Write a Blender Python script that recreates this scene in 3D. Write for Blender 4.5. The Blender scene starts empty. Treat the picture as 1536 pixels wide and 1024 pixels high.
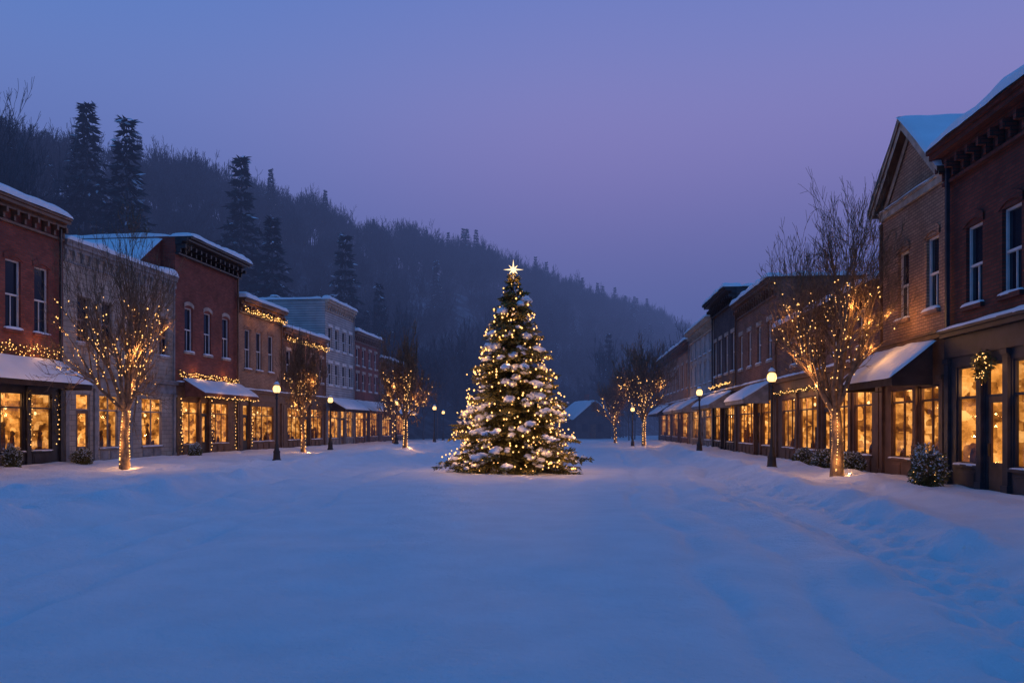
import bpy, math, random
import numpy as np
from mathutils import Vector
random.seed(7)
RNG=np.random.default_rng(11)
scn=bpy.context.scene
scn.view_settings.view_transform='Standard'
scn.view_settings.look='None'
scn.view_settings.exposure=0
COL=scn.collection

# ---------------------------------------------------------------- materials
def newmat(name):
    m=bpy.data.materials.new(name); m.use_nodes=True
    nt=m.node_tree; return m,nt,nt.nodes['Principled BSDF']
def N(nt,t,**k):
    n=nt.nodes.new(t)
    for a,b in k.items():
        if a in n.inputs.keys(): n.inputs[a].default_value=b
        else: setattr(n,a,b)
    return n
def c4(c): return (c[0],c[1],c[2],1)
def noise_mix(nt,c1,c2,scale,detail=5,coord='Object',lo=.35,hi=.65,sx=(1,1,1)):
    tc=N(nt,'ShaderNodeTexCoord'); mp=N(nt,'ShaderNodeMapping'); mp.inputs['Scale'].default_value=sx
    nz=N(nt,'ShaderNodeTexNoise'); nz.inputs['Scale'].default_value=scale; nz.inputs['Detail'].default_value=detail
    r=N(nt,'ShaderNodeValToRGB'); r.color_ramp.elements[0].position=lo; r.color_ramp.elements[1].position=hi
    r.color_ramp.elements[0].color=c4(c1); r.color_ramp.elements[1].color=c4(c2)
    nt.links.new(tc.outputs[coord],mp.inputs[0]); nt.links.new(mp.outputs[0],nz.inputs['Vector']); nt.links.new(nz.outputs['Fac'],r.inputs['Fac'])
    return r.outputs['Color'],nz.outputs['Fac'],mp.outputs[0]
def bump(nt,bs,h,strength,dist):
    b=N(nt,'ShaderNodeBump'); b.inputs['Strength'].default_value=strength; b.inputs['Distance'].default_value=dist
    nt.links.new(h,b.inputs['Height']); nt.links.new(b.outputs[0],bs.inputs['Normal'])
def mat_plain(name,c,rough=.7,var=.25,scale=3,spec=.3):
    m,nt,bs=newmat(name)
    col,f,_=noise_mix(nt,[x*(1-var) for x in c],[min(1,x*(1+var)) for x in c],scale)
    nt.links.new(col,bs.inputs['Base Color']); bs.inputs['Roughness'].default_value=rough
    bs.inputs['Specular IOR Level'].default_value=spec
    bump(nt,bs,f,.3,.01); return m
def mat_brick(name,c1,c2,mortar,bw=.26,bh=.09,ms=.013):
    m,nt,bs=newmat(name)
    tc=N(nt,'ShaderNodeTexCoord'); br=N(nt,'ShaderNodeTexBrick')
    br.inputs['Color1'].default_value=c4(c1); br.inputs['Color2'].default_value=c4(c2); br.inputs['Mortar'].default_value=c4(mortar)
    br.inputs['Scale'].default_value=1; br.inputs['Brick Width'].default_value=bw; br.inputs['Row Height'].default_value=bh
    br.inputs['Mortar Size'].default_value=ms; br.inputs['Mortar Smooth'].default_value=.2
    nt.links.new(tc.outputs['UV'],br.inputs['Vector'])
    nz=N(nt,'ShaderNodeTexNoise'); nz.inputs['Scale'].default_value=.9; nz.inputs['Detail'].default_value=8
    nt.links.new(tc.outputs['UV'],nz.inputs['Vector'])
    mr=N(nt,'ShaderNodeMapRange'); mr.inputs['From Min'].default_value=.3; mr.inputs['From Max'].default_value=.7
    mr.inputs['To Min'].default_value=.72; mr.inputs['To Max'].default_value=1.15
    nt.links.new(nz.outputs['Fac'],mr.inputs['Value'])
    mx=N(nt,'ShaderNodeVectorMath',operation='SCALE'); nt.links.new(br.outputs['Color'],mx.inputs[0]); nt.links.new(mr.outputs[0],mx.inputs['Scale'])
    nt.links.new(mx.outputs[0],bs.inputs['Base Color'])
    inv=N(nt,'ShaderNodeMath',operation='SUBTRACT'); inv.inputs[0].default_value=1; nt.links.new(br.outputs['Fac'],inv.inputs[1])
    bump(nt,bs,inv.outputs[0],.6,.015); bs.inputs['Roughness'].default_value=.85
    bs.inputs['Specular IOR Level'].default_value=.2
    return m
def mat_emit(name,c,s,sample=True):
    m=bpy.data.materials.new(name); m.use_nodes=True; nt=m.node_tree; nt.nodes.clear()
    e=N(nt,'ShaderNodeEmission'); e.inputs[0].default_value=c4(c); e.inputs[1].default_value=s
    o=N(nt,'ShaderNodeOutputMaterial'); nt.links.new(e.outputs[0],o.inputs[0])
    if not sample: m.cycles.emission_sampling='NONE'
    return m

def mat_snow(name,c=(.80,.83,.87),b=.35):
    m,nt,bs=newmat(name)
    col,f,v=noise_mix(nt,[x*.93 for x in c],c,1.3,6)
    nt.links.new(col,bs.inputs['Base Color']); bs.inputs['Roughness'].default_value=.55; bs.inputs['Specular IOR Level'].default_value=.35
    n2=N(nt,'ShaderNodeTexNoise'); n2.inputs['Scale'].default_value=9; n2.inputs['Detail'].default_value=7; n2.inputs['Roughness'].default_value=.65
    nt.links.new(v,n2.inputs['Vector']); bump(nt,bs,n2.outputs['Fac'],b,.06); return m
SNOW=mat_snow('snow'); SNOWG=mat_snow('snow_ground',b=1.0)
BR_RED=mat_brick('brick_red',(.31,.085,.06),(.20,.055,.042),(.12,.085,.075))
BR_DARK=mat_brick('brick_dark_red',(.18,.052,.04),(.11,.036,.03),(.06,.045,.04))
BR_TAN=mat_brick('brick_tan',(.46,.27,.17),(.35,.195,.125),(.18,.12,.09))
BR_BROWN=mat_brick('brick_brown',(.31,.155,.105),(.22,.105,.075),(.12,.085,.07))
ST_BEIGE=mat_brick('stone_beige',(.44,.37,.30),(.36,.30,.25),(.22,.18,.16),.5,.22)
BR_PALE=mat_brick('brick_pale_grey',(.5,.48,.47),(.42,.41,.41),(.3,.3,.3))
SIDING=mat_brick('siding_grey',(.44,.43,.42),(.42,.41,.41),(.16,.16,.16),9.0,.2,.02)
BR_GREY=mat_brick('brick_charcoal',(.10,.085,.09),(.07,.06,.07),(.08,.07,.07))
T_DARK=mat_plain('painted_wood_dark',(.035,.032,.036),.5)
T_NAVY=mat_plain('painted_wood_navy',(.035,.036,.045),.5)
T_GREY=mat_plain('painted_wood_grey',(.22,.21,.21),.6)
T_CREAM=mat_plain('painted_cream',(.42,.34,.26),.6)
T_STONE=mat_plain('lintel_stone',(.38,.32,.27),.8)
T_BROWN=mat_plain('painted_wood_brown',(.13,.07,.045),.5)
T_WHITE=mat_plain('painted_white',(.62,.61,.60),.5,.1)
IRON=mat_plain('cast_iron',(.02,.02,.022),.4,spec=.5)
FAB_D=mat_plain('awning_fabric_dark',(.035,.025,.025),.9)
FAB_R=mat_plain('awning_fabric_brown',(.14,.06,.045),.9)
ITEM=mat_plain('shop_goods',(.09,.04,.018),.7,.7,6)
INNER=mat_plain('shop_interior',(.28,.14,.06),.8)
BARK=mat_plain('bark',(.19,.125,.08),.9,.35,8)
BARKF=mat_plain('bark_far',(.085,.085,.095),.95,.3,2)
NEEDLE=mat_plain('fir_needles',(.15,.13,.04),.7,.55,3.5)
NEEDLEF=mat_plain('spruce_needles',(.022,.04,.042),.8,.4,.6)
BULB=mat_emit('warm_bulb',(1,.50,.15),3.1,False)
PEND=mat_emit('pendant_bulb',(1,.58,.22),3.0,False)
STARM=mat_emit('star_light',(1,.70,.36),2.2)
m=bpy.data.materials.new('lamp_globe'); m.use_nodes=True; nt=m.node_tree; nt.nodes.clear()
t=N(nt,'ShaderNodeBsdfTransparent'); t.inputs[0].default_value=(1,.9,.75,1); e_=N(nt,'ShaderNodeEmission'); e_.inputs[0].default_value=(1,.57,.21,1); e_.inputs[1].default_value=4
mx=N(nt,'ShaderNodeMixShader'); mx.inputs[0].default_value=.5; o=N(nt,'ShaderNodeOutputMaterial')
nt.links.new(t.outputs[0],mx.inputs[1]); nt.links.new(e_.outputs[0],mx.inputs[2]); nt.links.new(mx.outputs[0],o.inputs[0]); m.cycles.emission_sampling='NONE'; GLOBE=m
m,nt,bs=newmat('window_glass_dark'); bs.inputs['Base Color'].default_value=(.012,.016,.028,1); bs.inputs['Roughness'].default_value=.06
bs.inputs['Specular IOR Level'].default_value=.3; GLD=m
_,f,_=noise_mix(nt,(0,0,0),(1,1,1),1.2,2); bump(nt,bs,f,.08,.02)
m=bpy.data.materials.new('shop_glass'); m.use_nodes=True; nt=m.node_tree; nt.nodes.clear()
t=N(nt,'ShaderNodeBsdfTransparent'); t.inputs[0].default_value=(.96,.96,.96,1); g=N(nt,'ShaderNodeBsdfGlossy'); g.inputs['Roughness'].default_value=.04
mx=N(nt,'ShaderNodeMixShader'); mx.inputs[0].default_value=.09; o=N(nt,'ShaderNodeOutputMaterial')
nt.links.new(t.outputs[0],mx.inputs[1]); nt.links.new(g.outputs[0],mx.inputs[2]); nt.links.new(mx.outputs[0],o.inputs[0]); GLC=m
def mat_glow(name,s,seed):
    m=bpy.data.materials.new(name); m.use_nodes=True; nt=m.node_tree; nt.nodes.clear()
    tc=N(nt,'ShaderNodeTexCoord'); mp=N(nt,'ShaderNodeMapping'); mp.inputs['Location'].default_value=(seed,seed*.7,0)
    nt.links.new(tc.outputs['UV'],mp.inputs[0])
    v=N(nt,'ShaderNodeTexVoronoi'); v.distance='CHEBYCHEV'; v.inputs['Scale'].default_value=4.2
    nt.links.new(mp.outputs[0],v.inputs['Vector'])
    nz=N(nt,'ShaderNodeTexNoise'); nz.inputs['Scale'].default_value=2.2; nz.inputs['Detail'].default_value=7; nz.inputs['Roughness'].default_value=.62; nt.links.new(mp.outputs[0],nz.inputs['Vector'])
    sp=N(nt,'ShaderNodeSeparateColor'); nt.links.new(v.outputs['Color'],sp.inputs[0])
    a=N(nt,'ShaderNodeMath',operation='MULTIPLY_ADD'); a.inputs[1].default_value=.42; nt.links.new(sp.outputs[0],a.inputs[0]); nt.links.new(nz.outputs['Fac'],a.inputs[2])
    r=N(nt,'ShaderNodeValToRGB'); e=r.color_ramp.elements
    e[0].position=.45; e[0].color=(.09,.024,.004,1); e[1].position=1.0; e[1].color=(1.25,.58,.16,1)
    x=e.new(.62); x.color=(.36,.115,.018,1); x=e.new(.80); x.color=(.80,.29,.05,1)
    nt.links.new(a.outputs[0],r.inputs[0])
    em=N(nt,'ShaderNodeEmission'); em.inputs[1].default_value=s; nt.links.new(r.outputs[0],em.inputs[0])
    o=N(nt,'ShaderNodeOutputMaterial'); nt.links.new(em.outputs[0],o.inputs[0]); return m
GLOWS=[mat_glow('shop_wall_glow_a',1.35,1.3),mat_glow('shop_wall_glow_b',1.1,7.7),mat_glow('shop_wall_glow_c',.85,15.1)]  # shop walls glow by themselves; lit-interior patches are painted into the emission
LD={}
def plight(parent,loc,power,rad=.03,name='bulb_light',col=(1,.45,.13)):
    k=(round(power,2),rad,col)
    if k not in LD:
        l=bpy.data.lights.new(name,'POINT'); l.energy=power; l.shadow_soft_size=rad; l.color=col; LD[k]=l
    o=bpy.data.objects.new(name,LD[k]); o.location=loc; COL.objects.link(o); o.parent=parent; return o

# ---------------------------------------------------------------- noise + mesh helpers
def vn(x,y,scale,seed=0):
    x=np.asarray(x,float)/scale+seed*17.31; y=np.asarray(y,float)/scale-seed*9.7
    xi=np.floor(x);yi=np.floor(y);fx=x-xi;fy=y-yi;fx=fx*fx*(3-2*fx);fy=fy*fy*(3-2*fy)
    def h(a,b):
        s=np.sin(a*127.1+b*311.7+seed*3.3)*43758.5453; return s-np.floor(s)
    return (h(xi,yi)*(1-fx)+h(xi+1,yi)*fx)*(1-fy)+(h(xi,yi+1)*(1-fx)+h(xi+1,yi+1)*fx)*fy
def sst(a): a=np.clip(a,0,1); return a*a*(3-2*a)
def empty(name,loc=(0,0,0)):
    e=bpy.data.objects.new(name,None); e.location=loc; e.empty_display_size=.5; COL.objects.link(e); return e
def mesh_np(name,V,F,mats,mi=None,smooth=False):
    V=np.asarray(V,np.float32); F=np.asarray(F,np.int32); k=F.shape[1]
    me=bpy.data.meshes.new(name); me.vertices.add(len(V)); me.vertices.foreach_set('co',V.ravel())
    me.loops.add(F.size); me.loops.foreach_set('vertex_index',F.ravel())
    me.polygons.add(len(F)); me.polygons.foreach_set('loop_start',np.arange(len(F),dtype=np.int32)*k)
    for mm in mats: me.materials.append(mm)
    if mi is not None: me.polygons.foreach_set('material_index',np.asarray(mi,np.int32))
    if smooth: me.polygons.foreach_set('use_smooth',np.ones(len(F),bool))
    me.update(calc_edges=True); me.validate(); return me
def obj(name,me,parent=None,loc=(0,0,0)):
    o=bpy.data.objects.new(name,me); o.location=loc; COL.objects.link(o)
    if parent: o.parent=parent
    return o
def tubes(P0,P1,R0,R1,k=4):
    P0=np.array(P0);P1=np.array(P1);R0=np.array(R0);R1=np.array(R1)
    d=P1-P0; d/=np.linalg.norm(d,axis=1)[:,None]+1e-9
    a=np.where(np.abs(d[:,2:3])>.9,[[1.,0,0]],[[0,0,1.]]); s=np.cross(d,a); s/=np.linalg.norm(s,axis=1)[:,None]+1e-9; t=np.cross(d,s)
    n=len(P0); V=np.zeros((n,2*k,3))
    for i in range(k):
        c,q=math.cos(2*math.pi*i/k),math.sin(2*math.pi*i/k)
        o=s*c+t*q; V[:,i]=P0+o*R0[:,None]; V[:,k+i]=P1+o*R1[:,None]
    b=np.arange(n)[:,None]*2*k
    F=np.stack([np.concatenate([b+i,b+(i+1)%k,b+k+(i+1)%k,b+k+i],1) for i in range(k)],1).reshape(-1,4)
    return V.reshape(-1,3),F
OCT=np.array([[1,0,0],[-1,0,0],[0,1,0],[0,-1,0],[0,0,1.2],[0,0,-1.2]],float)
OF=np.array([[0,2,4],[2,1,4],[1,3,4],[3,0,4],[2,0,5],[1,2,5],[3,1,5],[0,3,5]])
def bulbs(P,r):
    P=np.asarray(P,float); n=len(P); rr=(r*RNG.uniform(.6,1.3,n))[:,None,None]
    V=(P[:,None,:]+OCT[None]*rr).reshape(-1,3); F=(np.arange(n)[:,None,None]*6+OF[None]).reshape(-1,3)
    return V,F
def cards(P,D,L,W,taper=True):
    P=np.asarray(P,float);D=np.asarray(D,float);D=D/(np.linalg.norm(D,axis=1)[:,None]+1e-9)
    n=len(P); r=RNG.normal(size=(n,3)); s=np.cross(D,r); s/=np.linalg.norm(s,axis=1)[:,None]+1e-9
    L=np.broadcast_to(L,(n,))[:,None];W=np.broadcast_to(W,(n,))[:,None]
    V=np.stack([P,P+D*L*.45+s*W,P+D*L,P+D*L*.45-s*W],1).reshape(-1,3)
    F=np.arange(n*4).reshape(-1,4); return V,F
def merge(parts):
    Vs=[];Fs=[];M=[];o=0
    for V,F,mi in parts:
        Vs.append(V);Fs.append(F+o);M.append(np.full(len(F),mi));o+=len(V)
    return np.concatenate(Vs),np.concatenate(Fs),np.concatenate(M)
def blob(c,rx,ry,rz,seed,nu=9,nv=6):
    V=[];
    for j in range(nv+1):
        ph=math.pi*j/nv
        for i in range(nu):
            th=2*math.pi*i/nu
            k=.65+.7*float(vn(math.cos(th)*2+j*.7,math.sin(th)*2,1,seed))
            V.append((c[0]+rx*k*math.sin(ph)*math.cos(th),c[1]+ry*k*math.sin(ph)*math.sin(th),c[2]+rz*k*math.cos(ph)))
    F=[(j*nu+i,j*nu+(i+1)%nu,(j+1)*nu+(i+1)%nu,(j+1)*nu+i) for j in range(nv) for i in range(nu)]
    return np.array(V),np.array(F)

class MB:
    def __init__(s): s.v=[];s.f=[];s.m=[];s.uv=[];s.sm=[];s.mats=[]
    def mi(s,m):
        if m not in s.mats: s.mats.append(m)
        return s.mats.index(m)
    def poly(s,pts,mat,uvs=None,smooth=False):
        b=len(s.v); s.v+=[tuple(p) for p in pts]; s.f.append(tuple(range(b,b+len(pts)))); s.m.append(s.mi(mat)); s.sm.append(smooth)
        if uvs is None: 
            us=[p[0] for p in pts];vs=[p[1] for p in pts];zs=[p[2] for p in pts]
            du,dv,dz=max(us)-min(us),max(vs)-min(vs),max(zs)-min(zs)
            if dv<=du and dv<=dz: uvs=[(p[0],p[2]) for p in pts]
            elif du<=dv and du<=dz: uvs=[(p[1]+.11,p[2]) for p in pts]
            else: uvs=[(p[0],p[1]) for p in pts]
        s.uv+=uvs
    def box(s,a,b,c,d,e,f,mat):
        P=[(a,c,e),(b,c,e),(b,d,e),(a,d,e),(a,c,f),(b,c,f),(b,d,f),(a,d,f)]
        for q in ((0,1,2,3),(4,5,6,7),(0,1,5,4),(1,2,6,5),(2,3,7,6),(3,0,4,7)): s.poly([P[i] for i in q],mat)
    def grid(s,PT,mat,smooth=True):
        n=len(PT);k=len(PT[0]);b=len(s.v)
        for r in PT:
            s.v+=[tuple(p) for p in r]
        for i in range(n-1):
            for j in range(k-1):
                s.f.append((b+i*k+j,b+i*k+j+1,b+(i+1)*k+j+1,b+(i+1)*k+j)); s.m.append(s.mi(mat)); s.sm.append(smooth); s.uv+=[(0,0)]*4
    def snow(s,c00,c10,c11,c01,th,mat=None,seed=0):
        mat=mat or SNOW
        L=math.dist(c00,c10); nu=max(6,int(L/.35))
        S=[0,.006,.02]+[.05+.9*i/nu for i in range(nu+1)]+[.98,.994,1]
        T=[0,.03,.10,.25,.5,.75,.90,.97,1]
        G=[]
        for a in S:
            r=[]
            for t in T:
                p=[c00[i]*(1-a)*(1-t)+c10[i]*a*(1-t)+c11[i]*a*t+c01[i]*(1-a)*t for i in range(3)]
                pa=1-abs(2*a-1)**(30 if L>3 else 12); pt=1-abs(2*t-1)**7
                nzv=float(vn(p[0]+seed*3,p[1]*1.3+p[2],.9,seed+1)); n2=float(vn(p[0],p[1],.35,seed+5))
                h=th*(max(pa,0)**.6)*(max(pt,0)**.6)*(.6+.55*nzv+.25*n2)
                wob=(n2-.5)*.09*(1 if t in(0,1) else .6)
                r.append((p[0],p[1]+wob,p[2]+h-.02))
            G.append(r)
        s.grid(G,mat)
    def build(s,name,parent,frame=None):
        if not s.f: return None
        V=np.array(s.v,float)
        if frame is not None:
            d,n=frame; V=np.stack([V[:,0]*d[0]+V[:,1]*n[0],V[:,0]*d[1]+V[:,1]*n[1],V[:,2]],1)
        me=bpy.data.meshes.new(name); me.from_pydata(V.tolist(),[],s.f)
        for m in s.mats: me.materials.append(m)
        me.polygons.foreach_set('material_index',s.m); me.polygons.foreach_set('use_smooth',s.sm)
        ul=me.uv_layers.new(name='UVMap'); ul.data.foreach_set('uv',np.array(s.uv,np.float32).ravel())
        me.update(); return obj(name,me,parent)

# ---------------------------------------------------------------- ground
FOOT=[]
rf=random.Random(3)
for (xa,ya,xb,yb,n) in ((3.6,5.5,7.0,26,58),(4.6,6.5,9.2,40,80),(-9.6,8,-9.4,34,60),(-11.5,14,-12.5,40,50),(9.5,15,8.0,30,36)):
    for i in range(n):
        t=i/n; FOOT.append((xa+(xb-xa)*t+(.14 if i%2 else -.14)+.5*math.sin(t*7)+rf.gauss(0,.04),ya+(yb-ya)*t+rf.gauss(0,.05)))
def gh(x,y):
    x=np.asarray(x,float);y=np.asarray(y,float)
    fade=np.clip(1-(y-70)/60,0,1)
    w=(vn(x,y,5,8)-.5)*1.1+(vn(x,y,1.4,18)-.5)*.4
    dl=x-(-9.0+.03*y)+w; dr=x-(4.9+.12*y)+w
    z=.17*sst(-dl/1.2+.5)+.17*sst(dr/1.2+.5)
    z+=.34*np.exp(-(dl/.5)**2)*(.2+.9*vn(x,y,1.0,2))+.34*np.exp(-(dr/.55)**2)*(.2+.9*vn(x,y,.9,3))
    z+=.22*np.exp(-((dl+2.6)/.45)**2)*vn(x,y,1.3,4)+.22*np.exp(-((dr-2.3)/.45)**2)*vn(x,y,1.1,6)
    z+=.16*np.exp(-((dl-2.1)/.32)**2)*vn(x,y,1.0,14)+.16*np.exp(-((dr+2.1)/.32)**2)*vn(x,y,1.0,16)
    side=sst(-dl/1.2+.5)+sst(dr/1.2+.5)
    z+=side*(.14*(vn(x,y,.9,31)-.5)+.07*(vn(x,y,.35,32)-.5))
    for c in (1.3,2.9,3.9): z-=.11*np.exp(-((dl-c)/.17)**2)*(.3+vn(x,y,2,9)); z-=.11*np.exp(-((dr+c)/.17)**2)*(.3+vn(x,y,2,10))
    z*=fade
    # centre of the square: old traffic marks running down the street, softened
    u=x-.09*y+(vn(x,y,7,40)-.5)*.5
    for c in (-4.2,-2.5,1.9,3.6): z-=.03*np.exp(-((u-c)/.28)**2)*vn(x,y,3,41)*fade
    z+=.10*(vn(x,y,4,1)-.5)+.065*(vn(x+.4*y,y,1.3,5)-.5)+.028*(vn(x,y*.7,.45,7)-.5)
    return z
ax=np.concatenate([-14-np.cumsum(.1*1.07**np.arange(95))[::-1],np.arange(-14,14.01,.1),14+np.cumsum(.1*1.07**np.arange(95))])
ay=np.concatenate([-40+np.arange(0,42,3.0),np.arange(2.5,30,.1),30+np.cumsum(.1*1.022**np.arange(230))])
GX,GY=np.meshgrid(ax,ay); GZ=gh(GX,GY)
for fx,fy in FOOT:
    i0,i1=np.searchsorted(ay,[fy-.5,fy+.5]); j0,j1=np.searchsorted(ax,[fx-.4,fx+.4])
    if i1>i0 and j1>j0:
        a=GX[i0:i1,j0:j1]-fx;b=GY[i0:i1,j0:j1]-fy
        rr=(a/.13)**2+(b/.19)**2
        GZ[i0:i1,j0:j1]+=-.085*np.exp(-rr)+.025*np.exp(-((rr-2.4)/1.2)**2)
nx,ny=len(ax),len(ay)
idx=np.arange(nx*ny).reshape(ny,nx)
F=np.stack([idx[:-1,:-1],idx[:-1,1:],idx[1:,1:],idx[1:,:-1]],-1).reshape(-1,4)
obj('snowy_ground',mesh_np('snowy_ground',np.stack([GX,GY,GZ],-1).reshape(-1,3),F,[SNOWG],smooth=True))
def g1(x,y): return float(gh(x,y))

# ---------------------------------------------------------------- hill
def hill_h(x,y):
    x=np.asarray(x,float);y=np.asarray(y,float)
    s=(x+77)*.797-(y-120)*.605; t=(x+77)*.605+(y-120)*.797
    top=np.interp(t,[-80,0,100,200,240,280,340,420],[38,39,39,34,28,21,9,4])
    top=top+3*(vn(t,s,28,3)-.5)
    q=np.clip(s/62,0,1.3); prof=np.where(s<0,1+s*.004,.5*(1-sst(q))+.5*(1-np.clip(q,0,1)))
    return top*prof+1.4*(vn(x,y,9,4)-.5)*np.clip((66-s)/20,0,1)-1.6*np.clip((s-56)/8,0,1)
ts=np.arange(-110,431,4.0); ss=np.arange(-70,73,3.0)
T_,S_=np.meshgrid(ts,ss); HX=-77+.605*T_+.797*S_; HY=120+.797*T_-.605*S_
nx,ny=len(ts),len(ss); idx=np.arange(nx*ny).reshape(ny,nx)
F=np.stack([idx[:-1,:-1],idx[:-1,1:],idx[1:,1:],idx[1:,:-1]],-1).reshape(-1,4)
m,nt,bs=newmat('forest_floor'); col,f,_=noise_mix(nt,(.04,.04,.045),(.26,.27,.30),.35,7,lo=.45,hi=.72); nt.links.new(col,bs.inputs['Base Color']); bs.inputs['Roughness'].default_value=.95
obj('wooded_hill',mesh_np('wooded_hill',np.stack([HX,HY,hill_h(HX,HY)],-1).reshape(-1,3),F,[m],smooth=True))

# ---------------------------------------------------------------- bare trees
def grow_tree(seed,H,spread,r0,forkz,lv=5,kids=(6,5,4,4,3),up=.35,width=None,LF=.6,kl=(.42,.66)):
    R=random.Random(seed); seg=[]; 
    def br(p,d,L,r,l):
        n=4 if l<2 else (3 if l<4 else 2)
        pts=[p]; dd=d.copy(); rr=[r]
        for i in range(n):
            dd=(dd+Vector((R.gauss(0,.15),R.gauss(0,.15),R.gauss(0,.10)+up*.16))).normalized()
            q=pts[-1]+dd*(L/n); pts.append(q); rr.append(r*(1-.62*(i+1)/n))
            seg.append((pts[-2],q,rr[-2],rr[-1],l))
        if l<lv:
            k=kids[l]
            for i in range(k):
                t=R.uniform(.25,1) if i<k-1 else 1.0
                f=t*n; a=min(int(f),n-1); q=pts[a].lerp(pts[a+1],f-a); rq=rr[a]*(1-(f-a))+rr[a+1]*(f-a)
                ax_=Vector((R.gauss(0,1),R.gauss(0,1),R.gauss(0,1))); ax_=(ax_-ax_.dot(dd)*dd).normalized()
                ang=R.uniform(.35,.85) if t<1 else R.uniform(.0,.3)
                nd=(dd*math.cos(ang)+ax_*math.sin(ang)+Vector((0,0,up*.25))).normalized()
                br(q,nd,L*R.uniform(*kl),max(rq*.68,.004),l+1)
    p=Vector((0,0,-.1)); top=Vector((R.gauss(0,.06),R.gauss(0,.06),forkz))
    mid=Vector((R.gauss(0,.04),R.gauss(0,.04),forkz*.5))
    seg.append((p,mid,r0*1.25,r0*.95,-1)); seg.append((mid,top,r0*.95,r0*.85,-1))
    k=kids[0]; L=(H-forkz)*LF
    for i in range(k):
        th=2*math.pi*(i+R.uniform(-.25,.25))/k; tilt=R.uniform(.25,1.0)*spread if i else .12
        d=Vector((math.cos(th)*math.sin(tilt),math.sin(th)*math.sin(tilt),math.cos(tilt)))
        q=mid.lerp(top,R.uniform(.7,1)) if i else top
        br(q,d,L*R.uniform(.85,1.1)*(1 if i else 1.0),r0*(.5 if i else .62),1)
    zz=sorted(s[1].z for s in seg); mz=zz[int(len(zz)*.985)]
    rad=sorted(math.hypot(s[1].x,s[1].y) for s in seg); kw=(H-forkz)/(mz-forkz) if width is None else width/rad[int(len(rad)*.93)]
    def tz(z): return z if z<forkz*.5 else (forkz*.5+(z-forkz*.5)*(H-forkz*.5)/(mz-forkz*.5))
    return [(Vector((a.x*kw,a.y*kw,tz(a.z))),Vector((b.x*kw,b.y*kw,tz(b.z))),ra,rb,l) for a,b,ra,rb,l in seg]
def seg_mesh(name,seg,mat,k=5,minr=.004):
    V,F=tubes([s[0] for s in seg],[s[1] for s in seg],[max(s[2],minr) for s in seg],[max(s[3],minr) for s in seg],k)
    return mesh_np(name,V,F,[mat],smooth=True)
def lit_tree(x,y,H,spread,r0,forkz,seed,nb,litz,width,br=.028,kids=(9,7,5,4,4),nl=8,pw=6,minr=.006):
    seg=grow_tree(seed,H,spread,r0,forkz,5,kids,width=width,up=.30,LF=.66)
    e=empty('bare_tree',(x,y,g1(x,y)-.03))
    big_=[s for s in seg if s[4]<3]; fine=[s for s in seg if s[4]>=3]
    V1,F1=tubes([s[0] for s in big_],[s[1] for s in big_],[max(s[2],minr) for s in big_],[max(s[3],minr) for s in big_],6)
    V2,F2=tubes([s[0] for s in fine],[s[1] for s in fine],[max(s[2],minr) for s in fine],[max(s[3],minr*.8) for s in fine],3)
    V,F,M=merge([(V1,F1,0),(V2,F2,0)]); obj('trunk_and_branches',mesh_np('bare_tree_wood',V,F,[BARK],smooth=True),e)
    R=random.Random(seed); P=[]
    tr=[s for s in seg if s[4]==-1]; zt=tr[-1][1].z; n=int(nb*.13)
    for i in range(n):
        z=.15+(zt-.15)*i/n; a=i*2.1; s=tr[0] if z<tr[0][1].z else tr[1]
        f=(z-s[0].z)/(s[1].z-s[0].z); c=s[0].lerp(s[1],f); r=s[2]*(1-f)+s[3]*f+.012
        P.append((c.x+r*math.cos(a),c.y+r*math.sin(a),z+R.gauss(0,.02)))
    ls=[s for s in seg if 1<=s[4]<=4 and s[1].z<litz]
    ws=[(s[1]-s[0]).length*(2.6,.9,.10,.015)[s[4]-1]*(.25+math.hypot(s[1].x,s[1].y)) for s in ls]
    Q=[]
    for s in R.choices(ls,ws,k=nb-n):
        c=s[0].lerp(s[1],R.random()); r=s[2]+.010; a=R.random()*6.28
        Q.append((c.x+r*math.cos(a),c.y+r*math.sin(a),c.z+R.uniform(-.02,.02)))
    V,F=bulbs(P+Q,br); obj('string_lights',mesh_np('string_lights',V,F,[BULB]),e)
    for i in range(nl):
        q=P[(i*len(P))//max(1,nl)] if i%3==0 else R.choice(Q)
        rr=math.hypot(q[0],q[1])+1e-6; off=(.16/rr)
        plight(e,(q[0]*(1+off),q[1]*(1+off),q[2]),pw*.6 if i%3==0 else pw)
lit_tree(-14.1,29,8.8,1.15,.16,2.3,21,430,6.2,2.25,.023,nl=16,pw=14)
lit_tree(9.74,23.9,8.4,1.15,.17,2.2,5,460,5.9,2.1,.018,nl=16,pw=12,minr=.006)
lit_tree(-12.7,48.4,6.8,1.0,.13,1.9,33,170,4.9,1.4,.030,nl=6,pw=20,minr=.010)
lit_tree(-7.2,53.5,7.4,1.15,.15,2.0,8,280,5.4,2.2,.032,nl=8,pw=24,minr=.011)
lit_tree(11.2,67.7,8.4,1.1,.16,2.2,14,230,6.0,2.6,.038,nl=7,pw=28,minr=.013)
lit_tree(10.6,82,7.0,1.0,.13,2.0,17,90,5.0,1.8,.045,nl=3,pw=26,minr=.014)
lit_tree(-11.0,74,6.5,1.0,.13,2.0,19,80,4.6,1.5,.042,nl=3,pw=22,minr=.012)

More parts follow.
